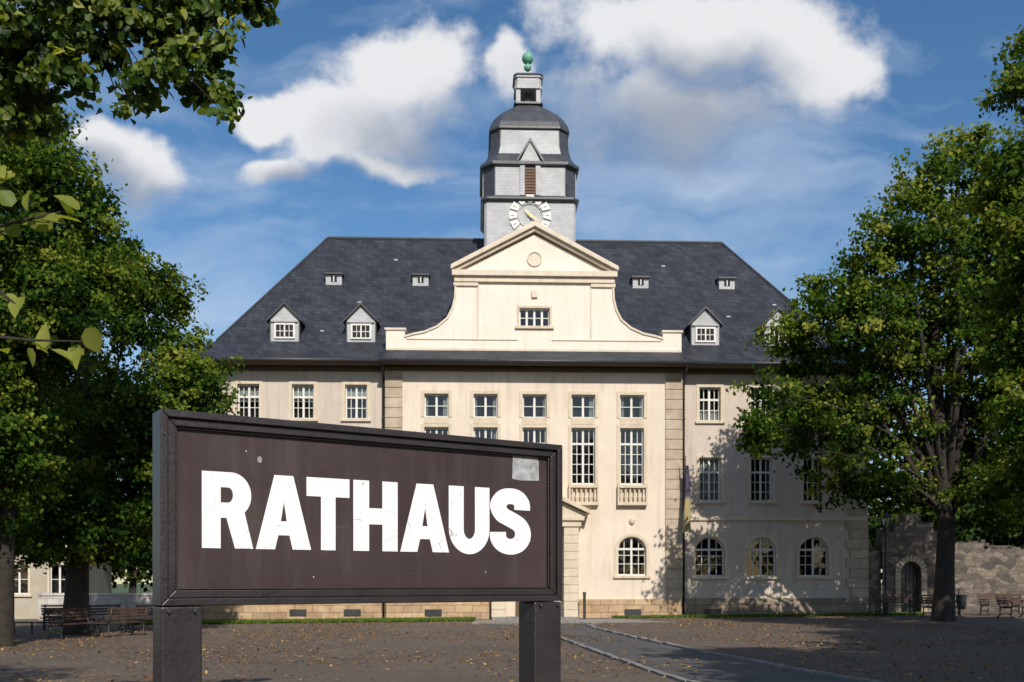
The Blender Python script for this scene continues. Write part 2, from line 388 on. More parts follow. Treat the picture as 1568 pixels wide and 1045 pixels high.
wingL=MB();wingR=MB();ctr=MB()
for sg,mbw in ((-1,wingL),(1,wingR)):
    ops=[]
    for k in (7.83,10.15,12.52):
        u=sg*k
        o1=(u-.48,u+.48,8.78,10.28);o2=(u-.48,u+.48,5.22,7.15);o3=(u-.66,u+.66,1.86,3.62,True)
        ops+= [o1,o2,o3]
        win(*o1[:4],0,2,(.33,),1,transom=.64,curt=.4 if sg<0 else None);win(*o2[:4],0,2,(.22,.44),1,transom=.67);win(*o3[:4],0,2,(.3,.52),1,arch=True,transom=.68,curt=.9)
    a,b=(sg*CW,sg*HW) if sg>0 else (sg*HW,sg*CW)
    wall(mbw,a,b,.78,ZT,0,ops)
    SILL.box(a,b,-.09,.02,4.35,4.52)
    mbw.poly([(sg*HW,0,-.5),(sg*HW,DEP,-.5),(sg*HW,DEP,ZT),(sg*HW,0,ZT)])
wingR.poly([(-HW,DEP,-.5),(HW,DEP,-.5),(HW,DEP,ZT),(-HW,DEP,ZT)])
ops=[]
for i,u in enumerate((-4.3,-2.15,0,2.15,4.3)):
    o1=(u-.53,u+.53,8.84,9.86);o2=(u-.53,u+.53,5.92,8.4)
    ops+=[o1,o2]
    win(*o1,VC,2,(.5,),0,trim=.14,sill=False,curt=.25);win(*o2,VC,2,(.18,.36,.54),1,transom=.72,trim=.14,sill=False,curt=.95 if i!=1 else .2)
    TR.box(u-.53,u+.53,VC-.05,VC+.02,8.54,8.84-.002)
    SILL.box(u-.66,u+.66,VC-.26,VC+.02,5.74,5.88);SILL.box(u-.66,u+.66,VC-.26,VC+.02,4.98,5.12)
    for k in range(6):
        x=u-.5+k*.2
        SILL.loft([[(x+r*math.cos(t),VC-.13+r*math.sin(t),z) for t in [j*math.pi/4 for j in range(8)]] for r,z in ((.04,5.12),(.05,5.18),(.075,5.32),(.045,5.52),(.05,5.66),(.05,5.74))])
    SILL.box(u-.66,u-.58,VC-.24,VC+.02,5.12,5.74);SILL.box(u+.58,u+.66,VC-.24,VC+.02,5.12,5.74)
for u in (-4.3,4.3):
    o=(u-.64,u+.64,1.9,3.62,True);ops.append(o);win(*o[:4],VC,2,(.3,.52),1,arch=True,transom=.68,curt=.9)
    SILL.loft([[(u+.0+rr*math.cos(t),VC-yy,4.3+rr*1.3*math.sin(t)) for t in [j*math.pi/6 for j in range(12)]] for rr,yy in ((.13,-.01),(.13,.06),(.07,.12))])
door=(-.85,.85,.1,3.4,True);ops.append(door)
wall(ctr,-CW,CW,-.4,ZT,VC,ops)
for sg in(-1,1): ctr.poly([(sg*CW,VC,-.4),(sg*CW,.02,-.4),(sg*CW,.02,ZT),(sg*CW,VC,ZT)])
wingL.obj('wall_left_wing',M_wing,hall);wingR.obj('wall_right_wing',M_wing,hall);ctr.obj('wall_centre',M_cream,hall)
# plinth
b1=MB();b1.box(-HW-.05,-CW-.0,-.09,.3,-.5,.84);b1.box(-CW+.0,-1.95,VC-.09,VC+.2,-.5,.86);b1.box(1.95,CW,VC-.09,VC+.2,-.5,.86)
b1.obj('plinth_sandstone',M_base,hall,bevel=.02)
b2=MB();b2.box(CW+.0,HW+.05,-.09,.3,-.5,.9);b2.obj('plinth_grey',M_baseg,hall,bevel=.02)
vents=MB()
for px in (457,540,664,967,1091): 
    u=pu(px);vv=VC if abs(u)<CW else 0;vents.box(u-.37,u+.37,vv-.12,vv-.05,.12,.42)
    for k in range(7): vents.box(u-.33+k*.11-.012,u-.33+k*.11+.012,vv-.135,vv-.118,.12,.42)
vents.obj('cellar_vents',M_dark,hall)
# portal
po=MB()
for sg in(-1,1):
    z=-.3
    while z<3.95:
        x0,x1=sg*1.25,sg*1.9
        po.box(x0,x1,VC-.55,VC-.01,z,z+.335);po.box(x0+sg*.02,x1-sg*.02,VC-.53,VC-.012,z+.335,z+.36);z+=.36
po.box(-2.0,2.0,VC-.62,VC-.015,4.02,4.28)
po.box(-2.12,2.12,VC-.72,VC-.012,4.28,4.42)
po.extr([(-2.25,4.42),(2.25,4.42),(2.25,4.56),(0,5.62),(-2.25,4.56)],VC-.6,VC-.02)
for sg in (-1,1): po.extr([(0,5.66),(sg*2.36,4.56),(sg*2.36,4.74),(0,5.86)],VC-.86,VC-.014)
po.obj('portal',M_trim,hall,bevel=.012)
dr=MB();dr.box(-.85,.85,VC+.2,VC+.28,.1,3.4)
for sg in(-1,1):
    for z0,z1 in((.35,1.1),(1.25,2.2)): dr.box(sg*.12,sg*.72,VC+.17,VC+.21,z0,z1)
dr.obj('door',M_shutter,hall)
st=MB();st.box(-1.9,1.9,VC-1.3,VC+.2,-.4,.1);st.box(-1.9,1.9,VC-1.65,VC-1.302,-.4,.03);st.obj('steps',M_kerb,hall,bevel=.01)
# pilasters and quoins
bl=MB()
def stack(u0,u1,v,z0,z1,h=.44,alt=0):
    z=z0;i=0
    while z<z1-.05:
        t=min(z1,z+h); e=alt if i%2 else 0; j=random.uniform(-.008,.008)
        bl.box(u0-(e if u0>0 else 0),u1+(e if u0<0 else 0),v-.07+j,v+.1,z+.008,t-.008);z=t;i+=1
for sg in(-1,1):
    a,b=(sg*(CW-.72),sg*(CW+.04)) if sg>0 else (sg*(CW+.04),sg*(CW-.72))
    stack(a,b,VC,.86,10.9)
    a,b=(sg*(HW-.75),sg*(HW+.06)) if sg>0 else (sg*(HW+.06),sg*(HW-.75))
    stack(a,b,0,.9 ,10.9,.44,.18)
bl.obj('quoins_and_pilasters',M_block,hall,bevel=.018)
# eaves: soffit, cornice, gutter
ev=MB();ev.box(-HW-.78,HW+.78,-.86,DEP+.86,11.06,11.14);ev.obj('soffit',M_soffit,hall)
ev=MB();ev.box(-CW-.1,CW+.1,-1.1,-.862,11.03,11.12);ev.obj('soffit_centre',M_soffit,hall)
co=MB();co.box(-HW-.12,HW+.12,-.16,.02,10.86,11.055);co.box(-CW-.12,CW+.12,VC-.16,VC+.02,10.84,11.03)
co.obj('cornice',M_soffit,hall)
gu=MB()
gu.tube([(-HW-.85,-.93,11.16),(-CW-.15,-.93,11.16)],.085,10);gu.tube([(CW+.15,-.93,11.16),(HW+.85,-.93,11.16)],.085,10)
gu.tube([(-CW-.15,-1.18,11.12),(CW+.15,-1.18,11.12)],.085,10)
for u in (-CW-.12,CW+.12,-HW+.3):
    gu.tube([(u,-.95,11.1),(u,-.6,10.8),(u,-.17,10.5),(u,-.17,0)],.055,8)
    for z in (2,4.2,6.5,8.8): gu.tube([(u,-.17,z),(u,-.17,z+.06)],.075,8)
gu.obj('gutters_and_downpipes',M_dark,hall,smooth=True)
# roof
R=MB()
def ring(u,v0,v1,z): return [(-u,v0,z),(u,v0,z),(u,v1,z),(-u,v1,z)]
ZR=19.1
rings=[ring(15.72,-.9,DEP+.9,11.12),ring(15.7,-.9,DEP+.9,11.2),ring(14.95,-.05,DEP+.05,11.68),ring(14.1,.9,DEP-.9,12.4)]
R.loft(rings,True,False)
A=rings[-1];r0=(-10.1,7,ZR);r1=(10.1,7,ZR)
R.poly([A[0],A[1],r1,r0]);R.poly([A[1],A[2],r1]);R.poly([A[2],A[3],r0,r1]);R.poly([A[3],A[0],r0])
R.loft([[(-CW-.12,-1.15,11.1),(CW+.12,-1.15,11.1),(CW+.12,-1.15,11.17),(-CW-.12,-1.15,11.17)],[(-CW-.12,VC+.1,11.1),(CW+.12,VC+.1,11.1),(CW+.12,VC+.1,11.84),(-CW-.12,VC+.1,11.84)]])
R.obj('roof',M_slate,hall)
rc=MB();rc.tube([r0,r1],.1,8)
for a,b in((A[0],r0),(A[1],r1),(A[2],r1),(A[3],r0)): rc.tube([a,b],.07,8)
rc.obj('ridge_capping',M_dark,hall)
def zr(v): return 12.4+(v-.9)*(ZR-12.4)/6.1
sh_=MB()
for u,v in ((-11.3,2.2),(-8.1,3),(9.2,2.4),(11.6,3.1),(-6.6,5.6),(6.7,5.4),(-9.6,1.4),(10.4,1.5)):
    z=zr(v);sh_.box(u-.02,u+.16,v-.02,v+.02,z,z+.06)
sh_.obj('roof_hooks',M_slatel,hall)
# gable
gv=VC
zf=11.74
def gp(px,py): return (pu(px,gv)-0.0,pz(px,py,gv))
half=[(6.5,zf),(6.5,12.62),(5.68,12.62),(5.68,12.3)]
for px,py in ((1004,517),(985,513),(965,504),(950,491),(942,475),(938,458),(937,433)): 
    x,z=gp(px,py);half.append((x,z))
zc=pz(819,431,gv)
xh=half[-1][0]
half[-1]=(xh,zc)
gw=(-.67,.67,pz(819,500,gv),pz(819,472,gv))
gb=MB()
right=[(gw[1],zf)]+half+[(gw[1],zc)]
gb.extr(right,gv,gv+.45);gb.extr([(-x,z) for x,z in reversed(right)],gv,gv+.45)
gb.extr([(gw[0],zf),(gw[1],zf),(gw[1],gw[2]),(gw[0],gw[2])],gv,gv+.45);gb.extr([(gw[0],gw[3]),(gw[1],gw[3]),(gw[1],zc),(gw[0],zc)],gv,gv+.45)
ap=pz(819,350,gv);zb=pz(819,417,gv)
ex=(pu(945,gv)-pu(693,gv))/2
gb.extr([(-ex+.35,zb),(ex-.35,zb),(0,ap-.25)],gv+.02,gv+.45)
gb.obj('gable_wall',M_gable,hall)
gt=MB()
gt.box(-ex+.1,ex-.1,gv-.14,gv+.46,zc-.08,zc+.16);gt.box(-ex,ex,gv-.28,gv+.47,zc+.16,zb)
for sg in(-1,1):
    gt.extr([(0,ap),(sg*(ex+.05),zb+.004),(sg*(ex+.05),zb-.0+.2),(0,ap+.22)],gv-.34,gv+.48)
    gt.extr([(0,ap-.16),(sg*(ex-.25),zb+.01),(sg*(ex+.0),zb+.01),(0,ap-.002)],gv-.18,gv+.4)
    gt.box(sg*(ex-.06),sg*(ex-1.15),gv-.09,gv+.02,zc-.25,zc-.08)
    gt.box(sg*5.62,sg*6.56,gv-.06,gv+.5,12.62,12.72)
    gt.box(sg*2.45,sg*2.53,gv-.03,gv+.02,zf+.45,zc-.08)
gt.box(-6.5,6.5,gv-.05,gv+.02,zf,zf+.12);gt.box(-5.6,-.75,gv-.04,gv+.02,12.22,12.27);gt.box(.75,5.6,gv-.04,gv+.02,12.22,12.27)
for sg in(-1,1):
    cp=half[3:]
    for (a,b) in zip(cp[:-1],cp[1:]):
        dx,dz=b[0]-a[0],b[1]-a[1];L=math.hypot(dx,dz);nx,nz=dz/L*-1,dx/L
        nx,nz=(-nx,-nz) if nz<0 else (nx,nz)
        q=.09
        gt.extr([(sg*a[0],a[1]),(sg*b[0],b[1]),(sg*(b[0]+abs(nx)*q),b[1]+abs(nz)*q),(sg*(a[0]+abs(nx)*q),a[1]+abs(nz)*q)],gv-.06,gv+.5)
zo=pz(819,397,gv)
gt.loft([[(.33*k*math.cos(t),gv-y,zo+.33*k*math.sin(t)) for t in [j*math.pi/12 for j in range(24)]] for k,y in((1,-.03),(1,.05),(.85,.05),(.8,0.0))],False,True)
zo=pz(817,451,gv);gt.box(-.13,.13,gv-.1,gv+.02,zo-.16,zo+.16)
gt.obj('gable_trim',surf('gable_mouldings',(.60,.51,.39),(.70,.61,.49),2,.9,.2,25,streak=.3),hall,bevel=.012)
win(*gw,gv,4,(.5,),0,trim=.1,curt=.7)
gr=MB()
vb=.9+(ap-12.4)/1.098+.3
gr.poly([(0,gv+.3,ap+.05),(0,vb,ap+.05),(ex,.9+(zb-12.4)/1.098,zb),(ex,gv+.3,zb)]);gr.poly([(0,gv+.3,ap+.05),(-ex,gv+.3,zb),(-ex,.9+(zb-12.4)/1.098,zb),(0,vb,ap+.05)])
for sg in(-1,1): gr.poly([(sg*(ex-.9),gv+.3,zf),(sg*(ex-.9),gv+.3,zb),(sg*(ex-.9),.9+(zb-12.4)/1.098+.2,zb),(sg*(ex-.9),.3,zf)])
gr.obj('gable_roof',M_slate,hall)
# dormers
dl=MB();dd=MB();dk=MB()
for px in (436,553,1080,1192):
    v=.85;u=pu(px,v);w=.62;z0=12.36;z1=13.35;zt=14.0
    dl.extr([(u-w,z0),(u+w,z0),(u+w,z1),(u,zt),(u-w,z1)],v,v+1.7)
    for sg in(-1,1):
        dd.loft([[(u,v-.14,zt+.0),(u+sg*(w+.17),v-.14,z1-.14),(u+sg*(w+.17),v-.14,z1-.06),(u,v-.14,zt+.11)],[(u,v+1.75,zt+.0),(u+sg*(w+.17),v+1.75,z1-.14),(u+sg*(w+.17),v+1.75,z1-.06),(u,v+1.75,zt+.11)]])
        dd.box(u+sg*(w+.004),u+sg*(w+.05),v-.02,v+1.2,z0,z1-.1)
    dk.box(u-.42,u+.42,v-.025,v+.05,12.52,13.12)
    for a,b,c,d in((-.46,-.38,12.48,13.16),(.38,.46,12.48,13.16),(-.03,.03,12.56,13.08)): F_.box(u+a,u+b,v-.07,v+.02,c,d)
    F_.box(u-.38,u+.38,v-.068,v+.02,12.48,12.55);F_.box(u-.38,u+.38,v-.068,v+.02,13.09,13.16);F_.box(u-.38,u+.38,v-.05,v+.02,12.8,12.83)
    for q in(-.2,.2): F_.box(u+q-.012,u+q+.012,v-.045,v+.02,12.56,13.08)
    dl.box(u-.6,u+.6,v-.09,v+.01,13.22,13.29)
for px in (511,644,981,1113):
    v=4.05;u=pu(px,v);z0=zr(v)-.02;w=.38
    dl.box(u-w,u+w,v,v+.8,z0-.1,z0+.5)
    dk.box(u-.13,u+.15,v-.02,v+.1,z0+.16,z0+.44)
    F_.box(u-.02,u+.03,v-.04,v,z0+.16,z0+.44)
    dd.loft([[(u-w-.08,v-.14,z0+.5),(u+w+.08,v-.14,z0+.5),(u+w+.08,v+.9,z0+.62),(u-w-.08,v+.9,z0+.62)],[(u-w-.02,v-.1,z0+.6),(u+w+.02,v-.1,z0+.6),(u+w-.1,v+.9,z0+.82),(u-w+.1,v+.9,z0+.82)]])
dl.obj('dormer_fronts',M_slatel,hall);dd.obj('dormer_roofs',M_dark,hall);dk.obj('dormer_panes',M_room,hall)
# tower
tc0=(0.08,7.0)
def oct_(h,ch,z):
    cx,cy=tc0
    P=[(-h+ch,-h),(h-ch,-h),(h,-h+ch),(h,h-ch),(h-ch,h),(-h+ch,h),(-h,h-ch),(-h,-h+ch)]
    return [(cx+x,cy+y,z) for x,y in P]
def tz(y,h): return EYE+(HY-y)/F*(OY+7-h)
Tl=MB();Td=MB()
Tl.loft([oct_(2.24,.12,16.0),oct_(2.24,.12,tz(309,2.24))])
Td.loft([oct_(2.3,.16,tz(309.5,2.3)),oct_(2.42,.3,tz(306,2.3)),oct_(2.42,.3,tz(303,2.3)),oct_(2.3,.5,tz(301,2.3))])
Td.loft([oct_(2.28,.55,tz(301.5,2.3)),oct_(2.28,.55,tz(255,2.3))])  # chamfers keep the dark slate, so their shade is put into the colour
cx,cy=tc0
fh=2.28-.58
Tl.box(cx-fh,cx-.5,cy-2.31,cy-2.2,tz(300,2.3),tz(257,2.3));Tl.box(cx+.5,cx+fh,cy-2.31,cy-2.2,tz(300,2.3),tz(257,2.3))
Tl.box(cx-.5,cx-.27,cy-2.38,cy-2.2,tz(300,2.3),tz(255,2.3));Tl.box(cx+.27,cx+.5,cy-2.38,cy-2.2,tz(300,2.3),tz(255,2.3))
for sg in(-1,1): 
    Tl.box(cx+sg*2.2,cx+sg*2.31,cy-fh,cy+fh,tz(300,2.3),tz(257,2.3))
sh=MB();sh.box(cx-.27,cx+.27,cy-2.3,cy-2.25,tz(299,2.3),tz(258,2.3));sh.obj('tower_shutter',M_shutter,hall)
sk=MB()
for k in range(9): 
    z=tz(299,2.3)+.08+k*.145; sk.box(cx-.25,cx+.25,cy-2.335,cy-2.3,z,z+.05)
sk.obj('shutter_louvres',M_shutter,hall)
Td.loft([oct_(2.28,.55,tz(255.5,2.3)),oct_(2.45,.6,tz(253,2.3)),oct_(2.45,.6,tz(249,2.3)),oct_(2.2,.55,tz(242,2.2)),oct_(2.03,.5,tz(234,2.1)),oct_(1.93,.46,tz(222,2)),oct_(1.9,.45,tz(199,1.9)),oct_(2.0,.5,tz(197,1.95)),oct_(2.0,.5,tz(194,1.95)),oct_(1.92,.5,tz(186,1.9)),oct_(1.74,.47,tz(177,1.8)),oct_(1.45,.42,tz(169,1.5)),oct_(1.05,.32,tz(164,1.1)),oct_(.66,.2,tz(161,.7))])
for ang in range(4):
    prof=[(2.05,tz(235,2.1)),(1.945,tz(222,2)),(1.915,tz(200.5,1.9))]
    ca,sa=round(math.cos(ang*math.pi/2)),round(math.sin(ang*math.pi/2))
    n=len(Tl.v)
    for h,z in prof:
        for x in(-(h-.52),h-.52):
            X,Yv=x,-h-.012
            Tl.v.append((cx+X*ca-Yv*sa,cy+X*sa+Yv*ca,z))
    for i in range(2): Tl.f.append((n+2*i,n+2*i+1,n+2*i+3,n+2*i+2))
z0=tz(248,2.4);z1=tz(219,2)
Tl.extr([(cx-.5,z0),(cx+.5,z0),(cx,z1-.1)],cy-2.42,cy-1.8)
for sg in(-1,1): Td.extr([(cx,z1-.12),(cx+sg*.64,z0-.04),(cx+sg*.66,z0+.08),(cx,z1+.05)],cy-2.5,cy-1.8)
def lan(h,y): return oct_(h,.12 if h>.3 else .04,EYE+(HY-y)/F*50.5)
Td.loft([lan(.74,162),lan(.74,159.5)])
Tl2=MB()
za=EYE+(HY-160)/F*50.5;zb2=EYE+(HY-134)/F*50.5
for sx in(-1,1):
    for sy in(-1,1):
        Tl2.box(cx+sx*.62,cx+sx*.40,cy+sy*.62,cy+sy*.40,za,zb2)
Tl2.loft([lan(.70,138),lan(.70,134)]);Tl2.loft([lan(.66,134),lan(.66,121)]);Tl2.loft([lan(.72,121.2),lan(.72,118)])
Tl2.obj('tower_lantern',M_slatel,hall)
Td.loft([lan(.76,118.2),lan(.7,115),lan(.45,111),lan(.16,109),lan(.06,106)])
Td.loft([lan(.16,160),lan(.16,137)])
Tl.obj('tower_walls',M_slatel,hall);Td.obj('tower_roof',M_domes,hall)
bpy.ops.mesh.primitive_uv_sphere_add(segments=24,ring_count=14,radius=.3);o=bpy.context.object;o.name='finial_ball';o.parent=hall;o.location=(cx,cy,EYE+(HY-90)/F*51);o.data.materials.append(M_green)
o.data.polygons.foreach_set('use_smooth',[True]*len(o.data.polygons))
fb=MB();fb.loft([[(cx+r*math.cos(t),cy+r*math.sin(t),EYE+(HY-y)/F*51) for t in [j*math.pi/8 for j in range(16)]] for r,y in((.05,110),(.17,107),(.2,103),(.1,100),(.08,97))]);fb.tube([(cx,cy,EYE+(HY-82)/F*51),(cx,cy,EYE+(HY-74)/F*51)],.02,6);fb.obj('finial_neck',M_green,hall,smooth=True)
# clock
zk=tz(331,2.24);cv=cy-2.24
ck=MB()
for i in range(12):
    t=math.radians(i*30);w=math.radians(11)
    pts=[(.66,t-w*.8),(.66,t+w*.8),(1.04,t+w),(1.04,t-w)]
    ck.extr([(cx+r*math.sin(a),zk+r*math.cos(a)) for r,a in pts],cv-.07,cv-.005)
ck.obj('clock_numerals',M_white,hall)
ck=MB();ck.loft([[(cx+r*math.cos(t),cv-y,zk+r*math.sin(t)) for t in [j*math.pi/20 for j in range(40)]] for r,y in((.60,.0),(.60,.05),(.57,.05),(.57,.0))],False,False)
ck.obj('clock_ring',M_slatel,hall)
nk=MB()
for i in range(12):
    t=math.radians(i*30);
    nk.extr([(cx+r*math.sin(a),zk+r*math.cos(a)) for r,a in((.76,t-.022),(.76,t+.022),(.95,t+.022),(.95,t-.022))],cv-.078,cv-.07)
nk.obj('clock_numeral_marks',M_dark,hall)
hd=MB()
for ang,L,w in((125,.75,.04),(318,.45,.05)):
    a=math.radians(ang);dx,dz=math.sin(a),math.cos(a)
    hd.extr([(cx-dx*.15-dz*w,zk-dz*.15+dx*w),(cx-dx*.15+dz*w,zk-dz*.15-dx*w),(cx+dx*L,zk+dz*L)],cv-.14-.02*(L<.6),cv-.11-.02*(L<.6))
hd.obj('clock_hands',M_gold,hall)
F_.obj('window_frames',M_frame,hall);G.obj('window_glass',M_glass,hall);CU.obj('curtains',M_curtain,hall);RM.obj('room_backs',M_room,hall)
TR.obj('window_surrounds',M_trim,hall);SILL.obj('sills_and_balustrades',M_trim,hall,bevel=.01)

# flag
fe=empty('flag_on_pole',(OX+6.62,43.6,0))
fm,N,p=newmat('flag_cloth');tcn=N.n('ShaderNodeTexCoord').outputs['Object'];sp=N.n('ShaderNodeSeparateXYZ');N.l(tcn,sp.inputs[0])
col=N.mix(N.maprange(sp.outputs[2],5.2,5.35),(.36,.30,.14),(.07,.06,.11));N.l(col,p.inputs['Base Color']);p.inputs['Roughness'].default_value=.85
mb=MB();mb.tube([(-.05,.1,3.5),(-.05,-.35,7.1)],.022,8);mb.obj('pole',M_soffit,fe)
mb=MB();rings=[]
for i in range(20):
    t=i/19;z=6.7-t*2.9;w=.08+.14*t
    rings.append([(.02+w*(k/8-.5)*2*.8+.03*math.sin(t*5),-.36+.06*math.sin(k*1.9+t*2),z-.1*abs(k/8-.5)) for k in range(9)])
mb.loft(rings,False,False,False);mb.obj('cloth',fm,fe,smooth=True)
be=empty('notice_post',(3.1,42.6,.03))
mb=MB();mb.box(-.06,.06,-.05,.05,-.2,1.05);mb.box(-.075,.075,-.065,.065,1.05,1.15);mb.box(-.05,.05,-.062,-.048,.7,1.0);mb.obj('post',M_iron,be,bevel=.01)

# ------------------------------------------------------------------ SIGN
SL=1.98;SA=math.atan2(1.07,1.668)
sx0,sy0=-1.415,4.0
sg_=empty('town_hall_sign',(sx0,sy0,0),SA)
def sp_(px):
    a=(px-CX)/F;c,s=math.cos(SA),math.sin(SA)
    return (a*sy0-sx0)/(c-a*s)
m,N,p=newmat('sign_paint_brown');tcn=N.n('ShaderNodeTexCoord').outputs['Object']
n1=N.noise(tcn,3,7,.6);col=N.ramp(n1,[(.3,(.040,.025,.023)),(.7,(.055,.036,.033))])
sc=N.noise(tcn,38,6,.75);col=N.mix(N.maprange(sc,.67,.73,0,.6),col,(.25,.22,.21))
mp=N.n('ShaderNodeMapping');mp.inputs['Scale'].default_value=(6,6,.8);N.l(tcn,mp.inputs[0]);dr_=N.noise(mp.outputs[0],2,5,.6);col=N.mix(N.maprange(dr_,.5,.75,0,.4),col,(.10,.082,.074))
for rot,sc_v in ((.5,(2,1,90)),(-.9,(3,1,120))):
    mp=N.n('ShaderNodeMapping');mp.inputs['Rotation'].default_value=(0,rot,0);mp.inputs['Scale'].default_value=sc_v;N.l(tcn,mp.inputs[0])
    q=N.noise(mp.outputs[0],1.2,3,.6);col=N.mix(N.maprange(q,.71,.74,0,.5),col,(.2,.18,.17))
N.l(col,p.inputs['Base Color']);N.l(N.maprange(n1,.3,.7,.38,.6),p.inputs['Roughness']);p.inputs['Specular IOR Level'].default_value=.35
bp=N.n('ShaderNodeBump');bp.inputs['Strength'].default_value=.12;bp.inputs['Distance'].default_value=.003;N.l(N.noise(tcn,60,4),bp.inputs['Height']);N.l(bp.outputs[0],p.inputs['Normal'])
M_sign=m
M_sframe=surf('sign_frame_metal',(.018,.013,.013),(.034,.026,.025),5,.42,.15,50)
Z0,Z1=1.505,2.298
mb=MB();mb.box(.05,SL-.05,.03,.09,Z0+.04,Z1-.04);mb.obj('panel',M_sign,sg_)
mb=MB()
def fr_(a,b,c,d,y0,y1,w):
    O=[(a,c),(b,c),(b,d),(a,d)];I=[(a+w,c+w),(b-w,c+w),(b-w,d-w),(a+w,d-w)]
    for k in range(4):
        j=(k+1)%4
        mb.loft([[(O[k][0],y0,O[k][1]),(O[j][0],y0,O[j][1]),(I[j][0],y0,I[j][1]),(I[k][0],y0,I[k][1])],[(O[k][0],y1,O[k][1]),(O[j][0],y1,O[j][1]),(I[j][0],y1,I[j][1]),(I[k][0],y1,I[k][1])]])
fr_(0,SL,Z0,Z1,-.012,.13,.03)
fr_(.031,SL-.031,Z0+.031,Z1-.031,0.004,.1,.032)
fr_(.064,SL-.064,Z0+.064,Z1-.064,.014,.06,.008)
mb.box(.02,SL-.02,.131,.14,Z0+.02,Z1-.02)
mb.obj('frame',M_sframe,sg_,bevel=.004)
mb=MB();mb.box(.004,.168,-.005,.145,-.3,Z0-.003);mb.box(SL-.168,SL-.004,-.005,.145,-.3,Z0-.003)
mb.obj('posts',M_sframe,sg_,bevel=.008)
sc_=MB()
for s in(.03,.135,SL-.135,SL-.03): sc_.tube([(s,-.02,Z0-.02),(s,-.004,Z0-.02)],.008,8)
for s,z in ((.015,1.62),(.015,2.2),(SL-.015,1.6),(SL-.015,2.2)): sc_.tube([(s,-.017,z),(s,-.011,z)],.006,8)
sc_.obj('screws',M_dark,sg_)
m,N,p=newmat('letter_white');tcn=N.n('ShaderNodeTexCoord').outputs['Object']
n1=N.noise(tcn,9,7,.7);col=N.ramp(n1,[(.25,(.76,.74,.73)),(.6,(.87,.86,.85))])
col=N.mix(N.maprange(N.noise(tcn,5,8,.75),.62,.70,0,.5),col,(.58,.55,.53))
vo=N.n('ShaderNodeTexVoronoi',feature='DISTANCE_TO_EDGE');vo.inputs['Scale'].default_value=6
wn=N.n('ShaderNodeTexNoise');wn.inputs['Scale'].default_value=4;N.l(tcn,wn.inputs['Vector']);wv=N.vm('SCALE',wn.outputs['Color']);wv.node.inputs['Scale'].default_value=.25
N.l(N.vm('ADD',tcn,wv),vo.inputs['Vector'])
col=N.mix(N.m('MULTIPLY',N.maprange(vo.outputs['Distance'],.0,.012,.8,0),N.maprange(n1,.45,.55)),col,(.25,.22,.22))
N.l(col,p.inputs['Base Color']);p.inputs['Roughness'].default_value=.5
M_let=m
def ribbon(path,ht,asp):
    P=[Vector((x*asp,z)) for x,z in path];Q=[]
    for i in range(len(P)-1):
        p0=P[max(i-1,0)];p1=P[i];p2=P[i+1];p3=P[min(i+2,len(P)-1)]
        for k in range(4):
            t=k/4;Q.append(.5*((2*p1)+(p2-p0)*t+(2*p0-5*p1+4*p2-p3)*t*t+(3*p1-p0-3*p2+p3)*t**3))
    Q.append(P[-1]);L=[];Rr=[]
    for i,q in enumerate(Q):
        d=(Q[min(i+1,len(Q)-1)]-Q[max(i-1,0)]).normalized();n=Vector((-d.y,d.x));L.append(q+n*ht);Rr.append(q-n*ht)
    return [(v.x/asp,v.y) for v in L+Rr[::-1]]
H_=[[(0,0),(.35,0),(.35,.38),(.65,.38),(.65,0),(1,0),(1,1),(.65,1),(.65,.61),(.35,.61),(.35,1),(0,1)]]
T_=[[(.33,0),(.67,0),(.67,.74),(1,.74),(1,1),(0,1),(0,.74),(.33,.74)]]
A_=[[(0,0),(.33,1),(.67,1),(1,0),(.66,0),(.60,.19),(.40,.19),(.34,0)],[(.445,.38),(.555,.38),(.5,.64)]]
R_=[[(0,0),(0,1),(.56,1)]+arc(.56,.70,.40,.30,85,-48,14)+[(1.0,0),(.64,0),(.47,.40),(.36,.40),(.36,0)],[(.36,.80),(.50,.80)]+arc(.50,.70,.10,.10,80,-80,8)+[(.50,.60),(.36,.60)]]
U_=[[(0,1)]+arc(.5,.36,.5,.38,180,360,20)+[(1,1),(.64,1)]+arc(.5,.36,.14,.15,360,180,12)+[(.36,1)]]
S_=[ribbon([(.80,.68),(.79,.78),(.68,.865),(.5,.89),(.32,.865),(.20,.77),(.20,.69),(.29,.60),(.42,.555),(.58,.505),(.72,.45),(.81,.36),(.81,.24),(.69,.14),(.5,.105),(.32,.135),(.20,.22),(.18,.33)],.122,.60)]
zl0=EYE+(HY-839)/F*(sy0+sp_(312)*math.sin(SA));zl1=EYE+(HY-720)/F*(sy0+sp_(312)*math.sin(SA))
for nm,sh_,x0,x1 in (('letter_r',R_,312,391),('letter_a',A_,395,480),('letter_t',T_,469,539),('letter_h',H_,545,613),('letter_a',A_,617,692),('letter_u',U_,690,754),('letter_s',S_,756,816)):
    cu=bpy.data.curves.new(nm,'CURVE');cu.dimensions='2D';cu.fill_mode='BOTH';cu.extrude=.0008
    a,b=sp_(x0),sp_(x1)
    if nm=='letter_t': a+=.012
    if nm=='letter_u': a+=.006
    for pl in sh_:
        s=cu.splines.new('POLY');s.points.add(len(pl)-1)
        for i,(x,z) in enumerate(pl): s.points[i].co=(a+(b-a)*x,zl0+(zl1-zl0)*z,0,1)
        s.use_cyclic_u=True
    o=bpy.data.objects.new(nm,cu);scene.collection.objects.link(o);cu.materials.append(M_let)
    dg=bpy.context.evaluated_depsgraph_get();me=bpy.data.meshes.new_from_object(o.evaluated_get(dg));bpy.data.objects.remove(o)
    o=bpy.data.objects.new(nm,me);scene.collection.objects.link(o);o.parent=sg_;o.rotation_euler=(math.pi/2,0,0);o.location=(0,.0285,0)
